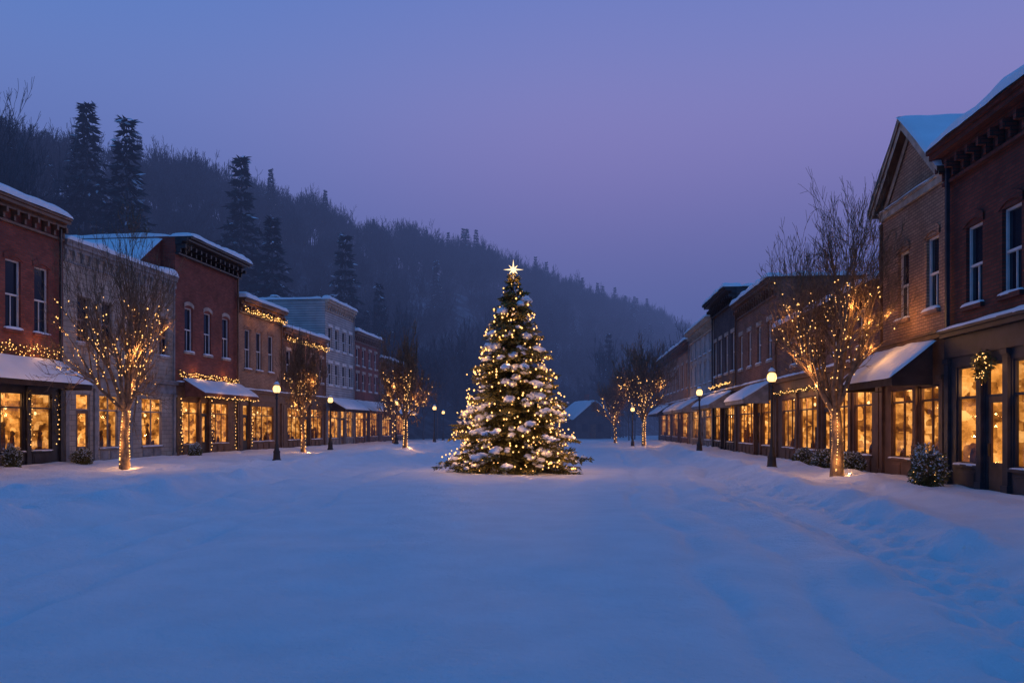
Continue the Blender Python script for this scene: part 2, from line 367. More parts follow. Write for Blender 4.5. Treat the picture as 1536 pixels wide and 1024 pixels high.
# ---------------------------------------------------------------- conifers
def conifer(seed,H,Rfn,whorls,bpw,droop,step,clen,cw,z0=.25,snowf=.0,twl=.35,ncard=3,lj=(.62,1.12),sc=1.5):
    R=np.random.default_rng(seed); P=[];D=[];SP=[];SD=[];tips=[]; seg=[(Vector((0,0,-.1)),Vector((0,0,H*.97)),H*.018,.01,0)]
    zs=z0+(H-z0)*(np.linspace(0,1,whorls)**.93)*.985
    for z in zs:
        Rz=Rfn(z)*R.uniform(.88,1.07); nb=max(4,int(bpw(z))); a0=R.uniform(0,6.28)
        for b in range(nb):
            a=a0+6.283*b/nb+R.normal(0,.15); L=Rz*R.uniform(*lj)
            zz=z+R.normal(0,.06)*min(1,H/8)
            ca,sa=math.cos(a),math.sin(a); up=R.uniform(-.05,.14)
            n=max(2,int(L/step)); t=(np.arange(n)+R.uniform(.2,.9))/n
            r=L*t; h=zz+L*(up*t-droop*t*t+.12*t**4)
            h=np.maximum(h,.05)
            C=np.stack([r*ca,r*sa,h],1)
            dz=L*(up-2*droop*t+.4*t**3)/L; dd=np.stack([ca+0*t,sa+0*t,dz],1)
            tips.append((L*ca,L*sa,zz+L*(up-droop+.12),L,a))
            seg.append((Vector((0,0,zz)),Vector((L*.85*ca,L*.85*sa,max(.05,zz+L*.85*(up-droop*.85)))),max(.008,L*.012),.004,1))
            side=np.array([-sa,ca,0])
            for sgn in (-1,1):
                tl=twl*(1-t*.75)*min(1.0,L/twl*.5)+.06*H/8
                td=dd*.75+side*sgn*.8+R.normal(0,.16,(n,3)); td/=np.linalg.norm(td,axis=1)[:,None]
                for k in range(ncard):
                    q=C+td*(tl*(k+.1)/ncard)[:,None]; q[:,2]-=(.10*(k/ncard)**2)*tl/.35
                    P.append(q);D.append(td+R.normal(0,.32,(n,3)))
            P.append(C); D.append(dd+R.normal(0,.2,(n,3)))
            if snowf and R.random()<snowf:
                m_=t>.25; SP.append(C[m_]+np.array([0,0,.05*H/8])+R.normal(0,.05,(m_.sum(),3))); SD.append(dd[m_]+side*R.normal(0,.9)+R.normal(0,.3,(m_.sum(),3)))
    P=np.concatenate(P);D=np.concatenate(D)
    L=clen*RNG.uniform(.7,1.3,len(P)); parts=[(*cards(P,D,L,cw*RNG.uniform(.7,1.3,len(P))),0)]
    V,F=tubes([s[0] for s in seg],[s[1] for s in seg],[s[2] for s in seg],[s[3] for s in seg],4); parts.append((V,F,1))
    if SP:
        SP=np.concatenate(SP);SD=np.concatenate(SD); SP=np.repeat(SP,2,0)+RNG.normal(0,clen*.3,(len(SP)*2,3)); SD=np.repeat(SD,2,0)
        parts.append((*cards(SP,SD,clen*1.1,cw*sc),2))
    return parts,tips
XT=(0.05,30.0)
def RX(z): return float(np.interp(z,[0,.35,1.0,2.7,4.0,5.2,6.7,7.3,7.5],[2.3,2.42,2.3,1.87,1.45,1.05,.44,.18,.05]))*(1+.11*math.sin(z*8.5))
parts,tips=conifer(2,7.45,RX,36,lambda z:8+14*(1-z/7.4),.27,.078,.16,.027,z0=.22,snowf=.22,twl=.34,ncard=4)
rs=random.Random(9)
for (x,y,z,L,a) in tips:
    if z<6.4 and z>.15 and rs.random()<(.40 if z<3.8 else .2) :
        k=rs.uniform(.6,1.55)
        V,F=blob((x*.93,y*.93,z+.07),.15*k,.15*k,.08*k,rs.randint(0,99)); parts.append((V,F,2))
        if rs.random()<.7:
            V,F=blob((x*.80,y*.80,z+.15),.15*k,.12*k,.075*k,rs.randint(0,99)); parts.append((V,F,2))
e=empty('christmas_tree',(XT[0],XT[1],g1(*XT)-.02))
V,F,M=merge(parts); obj('foliage',mesh_np('fir_foliage',V,F,[NEEDLE,BARK,SNOW],M),e)
P=[]
for i in range(720):
    z=.35+6.9*(1-math.sqrt(rs.random())*.999) if rs.random()<.75 else rs.uniform(.4,7.1)
    a=rs.random()*6.283; r=RX(z)*rs.uniform(.82,1.04)+.04
    P.append((r*math.cos(a),r*math.sin(a),z-.20*r/2))
V,F=bulbs(P,.031); obj('string_lights',mesh_np('tree_lights',V,F,[BULB]),e)
NL=80
for i in range(NL):
    z=.5+6.5*(1-math.sqrt((i+.5)/NL)); a=i*2.39996; r=RX(z)*.97+.08
    plight(e,(r*math.cos(a),r*math.sin(a),z-.1*r),5.5 if z<5 else 3.5,.03)
mb=MB(); pts=[]
for i in range(16):
    r=(.38 if i%4==0 else .24) if i%2==0 else .085
    a=math.pi/2+i*math.pi/8; pts.append((r*math.cos(a),0,7.64+r*math.sin(a)))
for i in range(16):
    p,q=pts[i],pts[(i+1)%16]
    mb.poly([(0,-.07,7.64),p,q],STARM,[(0,0)]*3); mb.poly([(0,.07,7.64),p,q],STARM,[(0,0)]*3)
mb.build('star',e)
plight(e,(0,-.3,7.3),7)

# background spruces
sp=[]
for s in (1,2,3):
    parts,_=conifer(40+s,10,lambda z:2.1*(1-z/10)**1.05+.02,19,lambda z:6+7*(1-z/10),.50,.2,.34,.055,z0=.6,snowf=.24,twl=.7,ncard=3,lj=(.5,1.2),sc=.9)
    V,F,M=merge(parts); sp.append(mesh_np('spruce',V,F,[NEEDLEF,BARKF,SNOW],M))
for k,(x,y,zt,w) in enumerate(((-50.7,95,40.3,1.7),(-44.5,92,37.3,1.6),(-34,100,35.5,1.5),(-29.5,98,27.4,1.7),(-22,105,27,1.6),(-18,108,21,1.4),(-12.2,200,51.5,1.6),(-38,96,24,1.6),(17,140,18,1.3))):
    zb=max(float(hill_h(x,y)),0)-.5; h=(zt-zb)/10
    o=obj('spruce_tree',sp[k%3],None,(x,y,zb)); o.scale=(h*w*.72,h*w*.72,h); o.rotation_euler=(0,0,k*1.3)
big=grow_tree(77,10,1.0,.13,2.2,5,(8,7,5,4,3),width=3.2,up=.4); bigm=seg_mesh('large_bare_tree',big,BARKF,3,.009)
for x,y,zt in ((-56.5,88,37.5),(-52,80,31)):
    zb=max(float(hill_h(x,y)),0)-.5; o=obj('tall_bare_tree',bigm,None,(x,y,zb)); o.scale=((zt-zb)/10,)*3; o.rotation_euler=(0,0,x)

# distant forest
fm=[]
for s in range(5):
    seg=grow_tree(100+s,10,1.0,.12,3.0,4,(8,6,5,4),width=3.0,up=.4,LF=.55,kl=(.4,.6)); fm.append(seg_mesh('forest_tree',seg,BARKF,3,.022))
fe=empty('distant_forest',(0,0,0))
R=random.Random(5); cnt=0
for i in range(2300):
    t=R.uniform(-75,330); s=R.uniform(-6,66) if R.random()<.8 else R.uniform(-6,10)
    x=-77+.605*t+.797*s; y=120+.797*t-.605*s
    px=x/max(y,1)
    if y<70 or px<-.72 or px>.4: continue
    if y<98 and x>-30: continue
    if 3<x<19 and y<128: continue
    z=float(hill_h(x,y)); z=max(z,-.1)-.3
    con=R.random()<.08
    o=bpy.data.objects.new('forest_tree',sp[i%3] if con else fm[i%5]); COL.objects.link(o); o.parent=fe
    k=R.uniform(.65,1.15)*(1.25 if con else 1); o.location=(x,y,z); o.scale=(k*(.95 if con else 1.05),k*(.95 if con else 1.05),k); o.rotation_euler=(0,0,R.random()*6.28); cnt+=1
for i in range(110):
    x=R.uniform(-22,46); y=R.uniform(92,140)
    if -4<x<13 and y<118: continue
    o=bpy.data.objects.new('forest_tree',fm[i%5]); COL.objects.link(o); o.parent=fe
    k=R.uniform(.8,1.5)*(1.25 if x<-4 else .95); o.location=(x,y,-.2); o.scale=(k*.9,k*.9,k); o.rotation_euler=(0,0,R.random()*6.28)

# ---------------------------------------------------------------- buildings
nL=math.hypot(.11,1); nR=math.hypot(.077,1)
def frame(side,Y):
    if side=='L': return (-22.5+.11*Y,Y,0),((.11/nL,1/nL),(1/nL,-.11/nL)),nL
    return (9.99+.077*Y,Y,0),((.077/nR,1/nR),(-1/nR,.077/nR)),nR
def wall_grid(mb,u0,u1,z0,z1,ops,mat,depth=.18,v=0):
    U=sorted({u0,u1}|{o[0] for o in ops}|{o[1] for o in ops}); Z=sorted({z0,z1}|{o[2] for o in ops}|{o[3] for o in ops})
    for a,b in zip(U,U[1:]):
        for c,d in zip(Z,Z[1:]):
            um,zm=(a+b)/2,(c+d)/2
            if any(o[0]<um<o[1] and o[2]<zm<o[3] for o in ops): continue
            mb.poly([(a,v,c),(b,v,c),(b,v,d),(a,v,d)],mat,[(a,c),(b,c),(b,d),(a,d)])
    for a,b,c,d in [o[:4] for o in ops]:
        mb.poly([(a,v,c),(a,v-depth,c),(a,v-depth,d),(a,v,d)],mat); mb.poly([(b,v,c),(b,v-depth,c),(b,v-depth,d),(b,v,d)],mat)
        mb.poly([(a,v,c),(b,v,c),(b,v-depth,c),(a,v-depth,c)],mat); mb.poly([(a,v,d),(b,v,d),(b,v-depth,d),(a,v-depth,d)],mat)
def garland(G,B,u0,u1,v,z,sag,rb,sp_,R,green=True):
    L=abs(u1-u0); n=max(3,int(L/sp_)); 
    for i in range(n+1):
        t=i/n; u=u0+(u1-u0)*t; zz=z-sag*4*t*(1-t)
        B.append((u+R.gauss(0,.03),v+.05+R.gauss(0,.02),zz+R.gauss(0,.035)))
    if green:
        m_=max(6,int(L*34))
        for i in range(m_):
            t=R.random(); G.append((u0+(u1-u0)*t,v+R.gauss(0,.03),z-sag*4*t*(1-t)+R.gauss(0,.04)))
def to_local(B,fr):
    d,n=fr; B=np.asarray(B); return np.stack([B[:,0]*d[0]+B[:,1]*n[0],B[:,0]*d[1]+B[:,1]*n[1],B[:,2]],1)
def building(name,side,Y0,Y1,H,depth,wall,trim,bays,wins,cornice=.45,corm=None,floor=4.1,awn=(),lights=(),zt=3.1,gable=None,lintel='flat',lm=None,rb=.026,belt=True,seed=1,vlights=(),frame_m=None,base=None,lp=8,gsp=.19,indep=.8,spill=17):
    o,fr,nn=frame(side,Y0); e=empty(name,o); W=(Y1-Y0)*nn; U=lambda Y:(Y-Y0)*nn
    R=random.Random(seed); corm=corm or trim; lm=lm or T_STONE; frame_m=frame_m or T_WHITE
    w=MB(); tr=MB(); sn=MB(); wi=MB(); inn=MB(); rf_=MB(); Bl=[]; Gr=[]
    a,b=.006,W-.006
    ops=[(U(y)-ww/2,U(y)+ww/2,c,d) for (y,ww,c,d) in wins]
    wall_grid(w,a,b,floor,H,ops,wall)
    w.poly([(a,0,0),(a,-depth,0),(a,-depth,H),(a,0,H)],wall,[(0,0),(depth,0),(depth,H),(0,H)]); w.poly([(b,0,0),(b,-depth,0),(b,-depth,H),(b,0,H)],wall,[(0,0),(depth,0),(depth,H),(0,H)])
    w.poly([(a,-depth,0),(b,-depth,0),(b,-depth,H),(a,-depth,H)],wall)
    for (p,q,c,d) in ops:
        wi.poly([(p,-.15,c),(q,-.15,c),(q,-.15,d),(p,-.15,d)],GLD)
        fw=.055
        wi.box(p,p+fw,-.145,-.09,c,d,frame_m); wi.box(q-fw,q,-.145,-.09,c,d,frame_m)
        wi.box(p+fw,q-fw,-.145,-.09,c,c+fw,frame_m); wi.box(p+fw,q-fw,-.145,-.09,d-fw,d,frame_m)
        mid=(c+d)/2; wi.box(p+fw,q-fw,-.147,-.08,mid-.03,mid+.03,frame_m)
        if (q-p)>.7: wi.box((p+q)/2-.014,(p+q)/2+.014,-.146,-.11,c+fw,mid-.03,frame_m)
        tr.box(p-.09,q+.09,-.02,.10,c-.12,c-.001,lm)
        sn.snow((p-.09,0.10,c),(q+.09,.10,c),(q+.09,-.10,c),(p-.09,-.10,c),.09,seed=int(c*7))
        if lintel=='flat': tr.box(p-.12,q+.12,-.01,.05,d+.001,d+.24,lm)
        else:
            k=8; hh=.16
            for i in range(k):
                s0=-1+2*i/k; s1=-1+2*(i+1)/k; hw=(q-p)/2+.1; m0=(p+q)/2
                z0_=d+hh*(1-s0*s0)-.02; z1_=d+hh*(1-s1*s1)-.02
                A=[(m0+hw*s0,z0_),(m0+hw*s1,z1_),(m0+hw*s1,z1_+.2),(m0+hw*s0,z0_+.2)]
                tr.poly([(x,.04,z) for x,z in A],lm); tr.poly([(A[3][0],.04,A[3][1]),(A[2][0],.04,A[2][1]),(A[2][0],-.01,A[2][1]),(A[3][0],-.01,A[3][1])],lm)
                tr.poly([(A[0][0],.04,A[0][1]),(A[1][0],.04,A[1][1]),(A[1][0],-.01,A[1][1]),(A[0][0],-.01,A[0][1])],lm)
    sops=[]
    for (ya,yb,ty) in bays:
        p,q=U(ya),U(yb)
        sops.append((p,q,(.06 if ty=='door' else .75),zt))
    wall_grid(w,a,b,0,floor-.001,sops,base if base is not None else trim,depth=.14,v=.02)
    w.poly([(a,0,floor-.001),(b,0,floor-.001),(b,.02,floor-.001),(a,.02,floor-.001)],trim)
    edges=sorted([s[0] for s in sops]+[s[1] for s in sops])
    dtr=T_BROWN if trim is not T_BROWN else T_DARK
    for (p,q,c,d),(ya,yb,ty) in zip(sops,bays):
        fw=.06
        wi.box(p,p+fw,-.10,-.02,c,d,trim); wi.box(q-fw,q,-.10,-.02,c,d,trim)
        wi.box(p+fw,q-fw,-.10,-.02,c,c+fw,trim); wi.box(p+fw,q-fw,-.10,-.02,d-fw,d,trim)
        wi.box(p+fw,q-fw,-.095,-.03,2.42,2.48,trim)
        nm=max(1,round((q-p)/.85))
        if ty=='win':
            for i in range(1,nm):
                x=p+(q-p)*i/nm; wi.box(x-.025,x+.025,-.09,-.035,c+fw,d-fw,trim)
            for i in range(nm):
                x0=p+(q-p)*i/nm+.08;x1=p+(q-p)*(i+1)/nm-.08
                tr.box(x0,x1,.022,.045,.2,.62,trim); tr.box(x0+.07,x1-.07,.046,.06,.27,.55,trim)
            tr.box(p-.05,q+.05,.0,.10,c-.07,c-.002,trim)
            sn.snow((p-.03,.10,c),(q+.03,.10,c),(q+.03,-.0,c),(p-.03,-.0,c),.05,seed=int(p*5))
        else:
            x0,x1=p+fw,q-fw
            wi.box(x0,x0+.12,-.09,-.04,.1,2.42,dtr); wi.box(x1-.12,x1,-.09,-.04,.1,2.42,dtr)
            wi.box(x0+.12,x1-.12,-.09,-.04,.1,.85,dtr); wi.box(x0+.12,x1-.12,-.09,-.04,2.28,2.42,dtr)
            wi.box(x1-.1,x1-.07,-.04,.02,1.0,1.3,IRON)
        wi.poly([(p,-.07,c),(q,-.07,c),(q,-.07,d),(p,-.07,d)],GLC)
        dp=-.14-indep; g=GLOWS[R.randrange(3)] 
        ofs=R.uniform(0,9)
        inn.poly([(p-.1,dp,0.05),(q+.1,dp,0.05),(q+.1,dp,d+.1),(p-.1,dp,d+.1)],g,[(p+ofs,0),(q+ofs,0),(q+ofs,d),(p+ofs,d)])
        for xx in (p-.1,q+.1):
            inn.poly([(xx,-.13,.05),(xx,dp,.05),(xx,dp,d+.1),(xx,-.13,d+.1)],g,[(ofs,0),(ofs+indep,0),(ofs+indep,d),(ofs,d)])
        fl=.55 if ty=='win' else .06
        inn.poly([(p-.1,-.13,fl),(q+.1,-.13,fl),(q+.1,dp,fl),(p-.1,dp,fl)],INNER); inn.poly([(p-.1,-.13,d+.1),(q+.1,-.13,d+.1),(q+.1,dp,d+.1),(p-.1,dp,d+.1)],INNER)
        if ty=='win':
            x=p+.1
            while x<q-.15:
                hgt=R.choice([.3,.45,.6,.8,1.15]); ww=R.uniform(.08,.22); vv=-R.uniform(.2,.5)
                if R.random()<.35: inn.box(x,x+ww,vv-.1,vv,fl+.003,fl+hgt,ITEM)
                else:
                    V,F=blob((x+ww/2,vv,fl+hgt/2),ww/2,.1,hgt/2,R.randint(0,50),7,5)
                    for f in F: inn.poly([V[i] for i in f],ITEM,[(0,0)]*4)
                    if hgt>.6:
                        V,F=blob((x+ww/2,vv,fl+hgt+.09),.08,.08,.11,R.randint(0,50),7,5)
                        for f in F: inn.poly([V[i] for i in f],ITEM,[(0,0)]*4)
                x+=ww+R.uniform(.05,.3)
            for zz in (1.3,1.75,2.2): 
                if R.random()<.7: inn.box(p+.1,q-.1,dp+.02,dp+.2,zz,zz+.04,ITEM)
        for i in range(max(1,int((q-p)/.9))):
            c0=(p+(q-p)*R.uniform(.2,.8),-R.uniform(.3,.6),R.uniform(2.25,2.7)); V,F=blob(c0,.05,.05,.065,3,7,5)
            for f in F: inn.poly([V[i] for i in f],PEND,[(0,0)]*4)
            inn.box(c0[0]-.008,c0[0]+.008,c0[1]-.008,c0[1]+.008,c0[2]+.06,zt+.1,ITEM)
    pil=[.16]+[ (x+y)/2 for x,y in zip(edges[1::2],edges[2::2])]+[W-.16]
    for x in pil:
        tr.box(x-.11,x+.11,.021,.10,0,zt+.12,trim); tr.box(x-.14,x+.14,.019,.13,0,.35,trim); tr.box(x-.14,x+.14,.019,.14,zt+.12,zt+.24,trim)
    tr.box(a,b,.021,.07,zt+.26,floor-.22,trim)
    tr.box(a,b,-.01,.20,floor-.20,floor-.08,trim); tr.box(a,b,-.01,.26,floor-.079,floor-.005,trim)
    if belt: sn.snow((a,.27,floor),(b,.27,floor),(b,.0,floor),(a,0,floor),.10,seed=seed)
    sn.snow((a,.75,-.02),(b,.75,-.02),(b,-.0,.10),(a,-.0,.10),.16,seed=seed+20)
    if gable is None:
        c=cornice
        tr.box(a,b,.0,c*.25,H-.95,H-.86,corm)
        tr.box(a,b,.0,c*.4,H-.42,H-.26,corm); tr.box(a,b,.0,c*.85,H-.259,H-.12,corm); tr.box(a,b,-.25,c,H-.119,H,corm)
        nb=int(W/.55)
        for i in range(nb+1):
            x=.12+(W-.24)*i/nb
            tr.box(x-.06,x+.06,.001,c*.62,H-.62,H-.421,corm); tr.box(x-.05,x+.05,.001,c*.3,H-.82,H-.621,corm)
        sn.snow((a-.03,c+.06,H),(b+.03,c+.06,H),(b+.03,-.35,H),(a-.03,-.35,H),.30,seed=seed)
        for uu in (a+.0,b-.25):
            tr.box(uu,uu+.25,-depth,-.251,H-.12,H-.001,corm); sn.snow((uu,-.3,H),(uu,-depth,H),(uu+.25,-depth,H),(uu+.25,-.3,H),.22,seed=seed+3)
        rf_.poly([(a+.01,-.25,H-.3),(b-.01,-.25,H-.3),(b-.01,-depth+.01,H-.3),(a+.01,-depth+.01,H-.3)],SNOW)
        cx=W*.5; rf_.box(cx-.35,cx+.35,-depth*.7-.5,-depth*.7,H-.3,H+.75,wall); rf_.box(cx-.42,cx+.42,-depth*.7-.57,-depth*.7+.07,H+.75,H+.88,T_STONE)
        sn.snow((cx-.42,-depth*.7-.57,H+.88),(cx+.42,-depth*.7-.57,H+.88),(cx+.42,-depth*.7+.07,H+.88),(cx-.42,-depth*.7+.07,H+.88),.15)
    else:
        pk=gable; m0=W/2
        w.poly([(a,0,H),(b,0,H),(m0,0,pk)],wall,[(a,H),(b,H),(m0,pk)]); w.poly([(a,-depth,H),(b,-depth,H),(m0,-depth,pk)],wall,[(a,H),(b,H),(m0,pk)])
        ov=.35; sl=(pk-H)/m0
        for sgn in (-1,1):
            x1=m0+sgn*(m0+ov*.6); z1=pk-sl*(m0+ov*.6)
            A=[(m0,ov,pk+.02),(x1,ov,z1+.02),(x1,-depth-.2,z1+.02),(m0,-depth-.2,pk+.02)]
            B_=[(p[0],p[1],p[2]+.16) for p in A]
            rf_.poly(A,trim); rf_.poly(B_,trim)
            rf_.poly([A[0],A[1],B_[1],B_[0]],T_CREAM); rf_.poly([A[1],A[2],B_[2],B_[1]],trim)
            tr.poly([(m0,ov-.05,pk-.22),(x1,ov-.05,z1-.22),(x1,ov-.05,z1+.02),(m0,ov-.05,pk+.02)],T_CREAM)
            tr.poly([(m0,.05,pk-.40),(x1-sgn*.3,.05,z1-.28),(x1-sgn*.3,.05,z1+.0),(m0,.05,pk-.12)],T_CREAM)
            sn.snow((m0-sgn*.04,ov+.05,pk+.18),(m0-sgn*.04,-depth-.2,pk+.18),(x1+sgn*.04,-depth-.2,z1+.17),(x1+sgn*.04,ov+.05,z1+.17),.2,seed=seed+sgn)
        tr.box(a,b,.001,.09,H-.35,H-.15,T_CREAM); tr.box(a,b,.001,.14,H-.149,H-.08,T_CREAM)
        sn.snow((a,.15,H-.08),(b,.15,H-.08),(b,0,H-.08),(a,0,H-.08),.05,seed=4)
    for (ya,yb,z1,z2,pr,fm_) in awn:
        p,q=U(ya),U(yb)
        A=[(p,.28,z1),(q,.28,z1),(q,pr,z2),(p,pr,z2)]
        tr.poly(A,fm_); tr.poly([(p,pr,z2),(q,pr,z2),(q,pr,z2-.22),(p,pr,z2-.22)],fm_)
        for x in (p,q): tr.poly([(x,.28,z1),(x,pr,z2),(x,pr,z2-.22),(x,.28,z2-.22)],fm_)
        for x in (p+.03,q-.03): tr.box(x-.015,x+.015,.1,pr-.01,z2-.24,z2-.21,IRON)
        sn.snow((p-.02,pr+.06,z2-.0),(q+.02,pr+.06,z2-.0),(q+.02,.2,z1+.05),(p-.02,.2,z1+.05),.17,seed=seed+9)
    for (ya,yb,z,v,rows,sag) in lights:
        p,q=U(ya),U(yb); ns=max(1,round(abs(q-p)/1.6))
        for r_ in range(rows):
            for i in range(ns): garland(Gr,Bl,p+(q-p)*i/ns,p+(q-p)*(i+1)/ns,v,z-.16*r_,sag,rb,gsp,R)
        npl=max(2,int((q-p)/2.6))
        for i in range(npl):
            c=to_local([(p+(q-p)*(i+.5)/npl,v+.28,z-.1)],fr)[0]; plight(e,tuple(c),lp)
    for (y,z0_,z1_,v) in vlights:
        u=U(y)
        for i in range(int((z1_-z0_)/.2)): Bl.append((u+R.gauss(0,.06),v+.06+R.gauss(0,.02),z0_+i*.2))
        for i in range(int((z1_-z0_)*40)): Gr.append((u+R.gauss(0,.06),v+R.gauss(0,.03),R.uniform(z0_,z1_)))
    x=W-.35; tr.box(x-.045,x+.045,.10,.19,floor,H-.5,trim)
    for nm_,mb in (('walls',w),('trim',tr),('windows',wi),('shop_interior',inn),('roof',rf_),('snow_cover',sn)): mb.build(nm_,e,fr)
    if Bl: V,F=bulbs(to_local(Bl,fr),rb); obj('string_lights',mesh_np('facade_lights',V,F,[BULB]),e)
    if Gr:
        G=to_local(Gr,fr); V,F=cards(G,RNG.normal(size=G.shape),.11,.02); obj('garland',mesh_np('garland',V,F,[NEEDLE]),e)
    for (p,q,c,d) in sops:
        if q-p>1.0:
            cc=to_local([((p+q)/2,-.22,2.75)],fr)[0]; plight(e,tuple(cc),spill*min(2.5,(q-p)),.08,'shop_spill_light',(1,.46,.15))  # lamp added just behind the glass to spill warm light onto the snow
    return e,fr,U

# left row
building('red_brick_shop','L',17,33.4,10.4,12,BR_RED,T_DARK,[(19,21.5,'win'),(22,24.5,'win'),(25,26,'door'),(26.5,29.2,'win'),(29.9,31.1,'win'),(31.5,32.7,'win')],
  [(y,.82,5.45,8.1) for y in (18.5,20.5,22.5,24.5,26.5,28.4,30.55,32.1)],lintel='arch',awn=[(17.5,33.1,4.35,3.45,1.5,FAB_D)],lights=[(18,33.2,4.95,.1,3,.13)],zt=3.05,seed=2,corm=T_BROWN,lm=BR_RED,
  vlights=[(31.3,1.0,3.1,.12),(32.85,1.0,3.1,.12),(29.6,1,3.1,.12)],rb=.022,lp=10)
building('stone_shop','L',33.4,42.2,9.6,13,ST_BEIGE,T_GREY,[(34.2,35.15,'door'),(35.8,37.2,'win'),(39.1,40.9,'win')],
  [(y,.8,5.35,7.35) for y in (34.7,36.4,38.9,41.1)],cornice=.2,lm=T_STONE,seed=3,belt=False,zt=3.15,base=ST_BEIGE,frame_m=T_GREY)
e3,f3,U3=building('corniced_brick_shop','L',42.2,49.6,11.8,12,BR_RED,T_BROWN,[(42.9,44.6,'win'),(44.9,45.7,'door'),(46.0,48.2,'win')],
  [(y,.85,5.8,8.2) for y in (43.6,45.7,47.9)],cornice=.9,corm=T_DARK,lintel='arch',awn=[(42.7,49.3,4.25,3.55,1.4,FAB_R)],lights=[(42.4,49.4,4.65,.1,2,.1),(42.7,49.3,3.35,1.42,1,.08)],
  vlights=[(42.5,.4,3.4,.15),(45.85,.4,3.4,.15),(48.8,.4,3.4,.15)],rb=.027,seed=4,lp=9)
mb=MB(); mb.poly([(-.02,-.8,11.7),(-.02,-12,11.7),(-2.6,-12,9.75),(-2.6,-.8,9.75)],SNOW); mb.poly([(-.02,-.8,11.7),(-2.6,-.8,9.75),(-.02,-.8,9.5)],BR_RED)
mb.snow((-2.6,-.7,9.75),(-2.6,-12,9.75),(0.1,-12,11.75),(.1,-.7,11.75),.15); mb.build('lean_to_roof',e3,f3)
building('tan_brick_shop','L',49.6,56.4,9.8,12,BR_TAN,T_BROWN,[(50.2,51.0,'door'),(51.4,54.9,'win')],
  [(y,.85,5.4,7.9) for y in (50.9,52.6,54.5)],cornice=.5,lights=[(49.7,56.3,9.15,.4,2,.1)],rb=.033,seed=5,lintel='arch',lm=BR_TAN,vlights=[(51.2,.5,3.3,.15)],lp=16,gsp=.26)
building('brown_brick_shop','L',56.4,65.3,8.8,12,BR_BROWN,T_BROWN,[(57.4,60,'win'),(60.6,61.5,'door'),(62,64.5,'win')],
  [(y,.85,5.2,7.2) for y in (57.6,60,62.4,64.4)],cornice=.35,lights=[(56.5,65.2,8.1,.35,2,.1)],rb=.036,seed=6,lp=16,gsp=.3)
building('grey_siding_building','L',65.3,72.9,12.2,8,SIDING,T_GREY,[(66,68.6,'win'),(69.2,70.2,'door'),(70.6,72.5,'win')],
  [(y,.9,z,z+1.8) for y in (66.5,68.2,70.1,71.9) for z in (5.2,8.2)],cornice=.35,corm=T_CREAM,awn=[(65.6,72.5,4.0,3.2,1.6,FAB_D)],seed=7,lm=T_WHITE)
building('red_brick_corner_shop','L',72.9,81.2,10.5,11,BR_RED,T_BROWN,[(73.5,76,'win'),(76.5,77.4,'door'),(78,80.6,'win')],
  [(y,.9,z,z+1.6) for y in (74,75.9,78,80) for z in (5.1,7.4)],cornice=.4,awn=[(73.2,80.8,4,3.2,1.6,FAB_R)],seed=8)
building('village_shop','L',81.3,93,8.8,10,BR_BROWN,T_BROWN,[(82.5,85.5,'win'),(86.2,87,'door'),(88,91.5,'win')],
  [(y,.9,5.2,7) for y in (83,86,89,91.5)],cornice=.3,seed=9,awn=[(82,92,3.9,3.1,1.5,FAB_D)])
# right row
eR,fR,UR=building('dark_brick_shop','R',7,21.3,9.05,12,BR_DARK,T_NAVY,[(8.5,11.5,'win'),(12,15.2,'win'),(15.6,18.1,'win'),(18.4,19.3,'door'),(19.6,20.75,'win')],
  [(y,.82,4.75,6.75) for y in (9,11.2,13.6,16,18.15,19.85)],cornice=.55,corm=BR_DARK,lintel='arch',lm=BR_DARK,zt=3.25,seed=12,floor=4.25,indep=1.1,spill=12)
Bw=[];Gw=[]
for i in range(420):
    a=random.random()*6.283; r=.27+random.gauss(0,.05); Gw.append((UR(19.1)+r*math.cos(a),.16+random.gauss(0,.04),3.15+r*math.sin(a)))
for i in range(38):
    a=random.random()*6.283; r=.27+random.gauss(0,.07); Bw.append((UR(19.1)+r*math.cos(a),.22,3.15+r*math.sin(a)))
G=to_local(Gw,fR); V,F=cards(G,RNG.normal(size=G.shape),.12,.02); obj('wreath',mesh_np('wreath',V,F,[NEEDLE]),eR)
V,F=bulbs(to_local(Bw,fR),.014); obj('wreath_lights',mesh_np('wreath_lights',V,F,[BULB]),eR)
plight(eR,tuple(to_local([(UR(19.1),.5,3.15)],fR)[0]),2)
building('gabled_tan_brick_shop','R',21.3,25.8,8.65,10,BR_TAN,T_BROWN,[(21.55,22.95,'win'),(23.3,25.0,'win')],
  [(22.15,.78,4.95,7.0),(24.1,.78,4.95,7.0)],gable=10.7,lintel='arch',lm=BR_TAN,awn=[(21.5,25.6,4.0,3.05,1.35,FAB_D)],zt=2.85,seed=13,belt=False,floor=4.3,spill=14)
building('low_brick_shop','R',25.8,39.1,6.5,11,BR_BROWN,T_BROWN,[(26.6,28.3,'win'),(28.9,30.2,'win'),(31,31.9,'door'),(32.6,35.1,'win'),(35.8,38,'win')],
  [(y,.8,4.5,5.5) for y in (27.5,30.2,33,36)],cornice=.25,seed=14,zt=3.0,floor=4.0,lights=[(31.5,38.8,3.35,.18,1,.08)],rb=.022)
building('brown_brick_shop','R',39.1,48.7,9.1,12,BR_BROWN,T_BROWN,[(39.9,42,'win'),(42.5,43.4,'door'),(44,47.8,'win')],
  [(y,.85,5.1,7.1) for y in (40.5,42.8,45.1,47.4)],cornice=.4,corm=T_BROWN,seed=15,awn=[(39.6,44.5,3.9,3.1,1.5,T_GREY)])
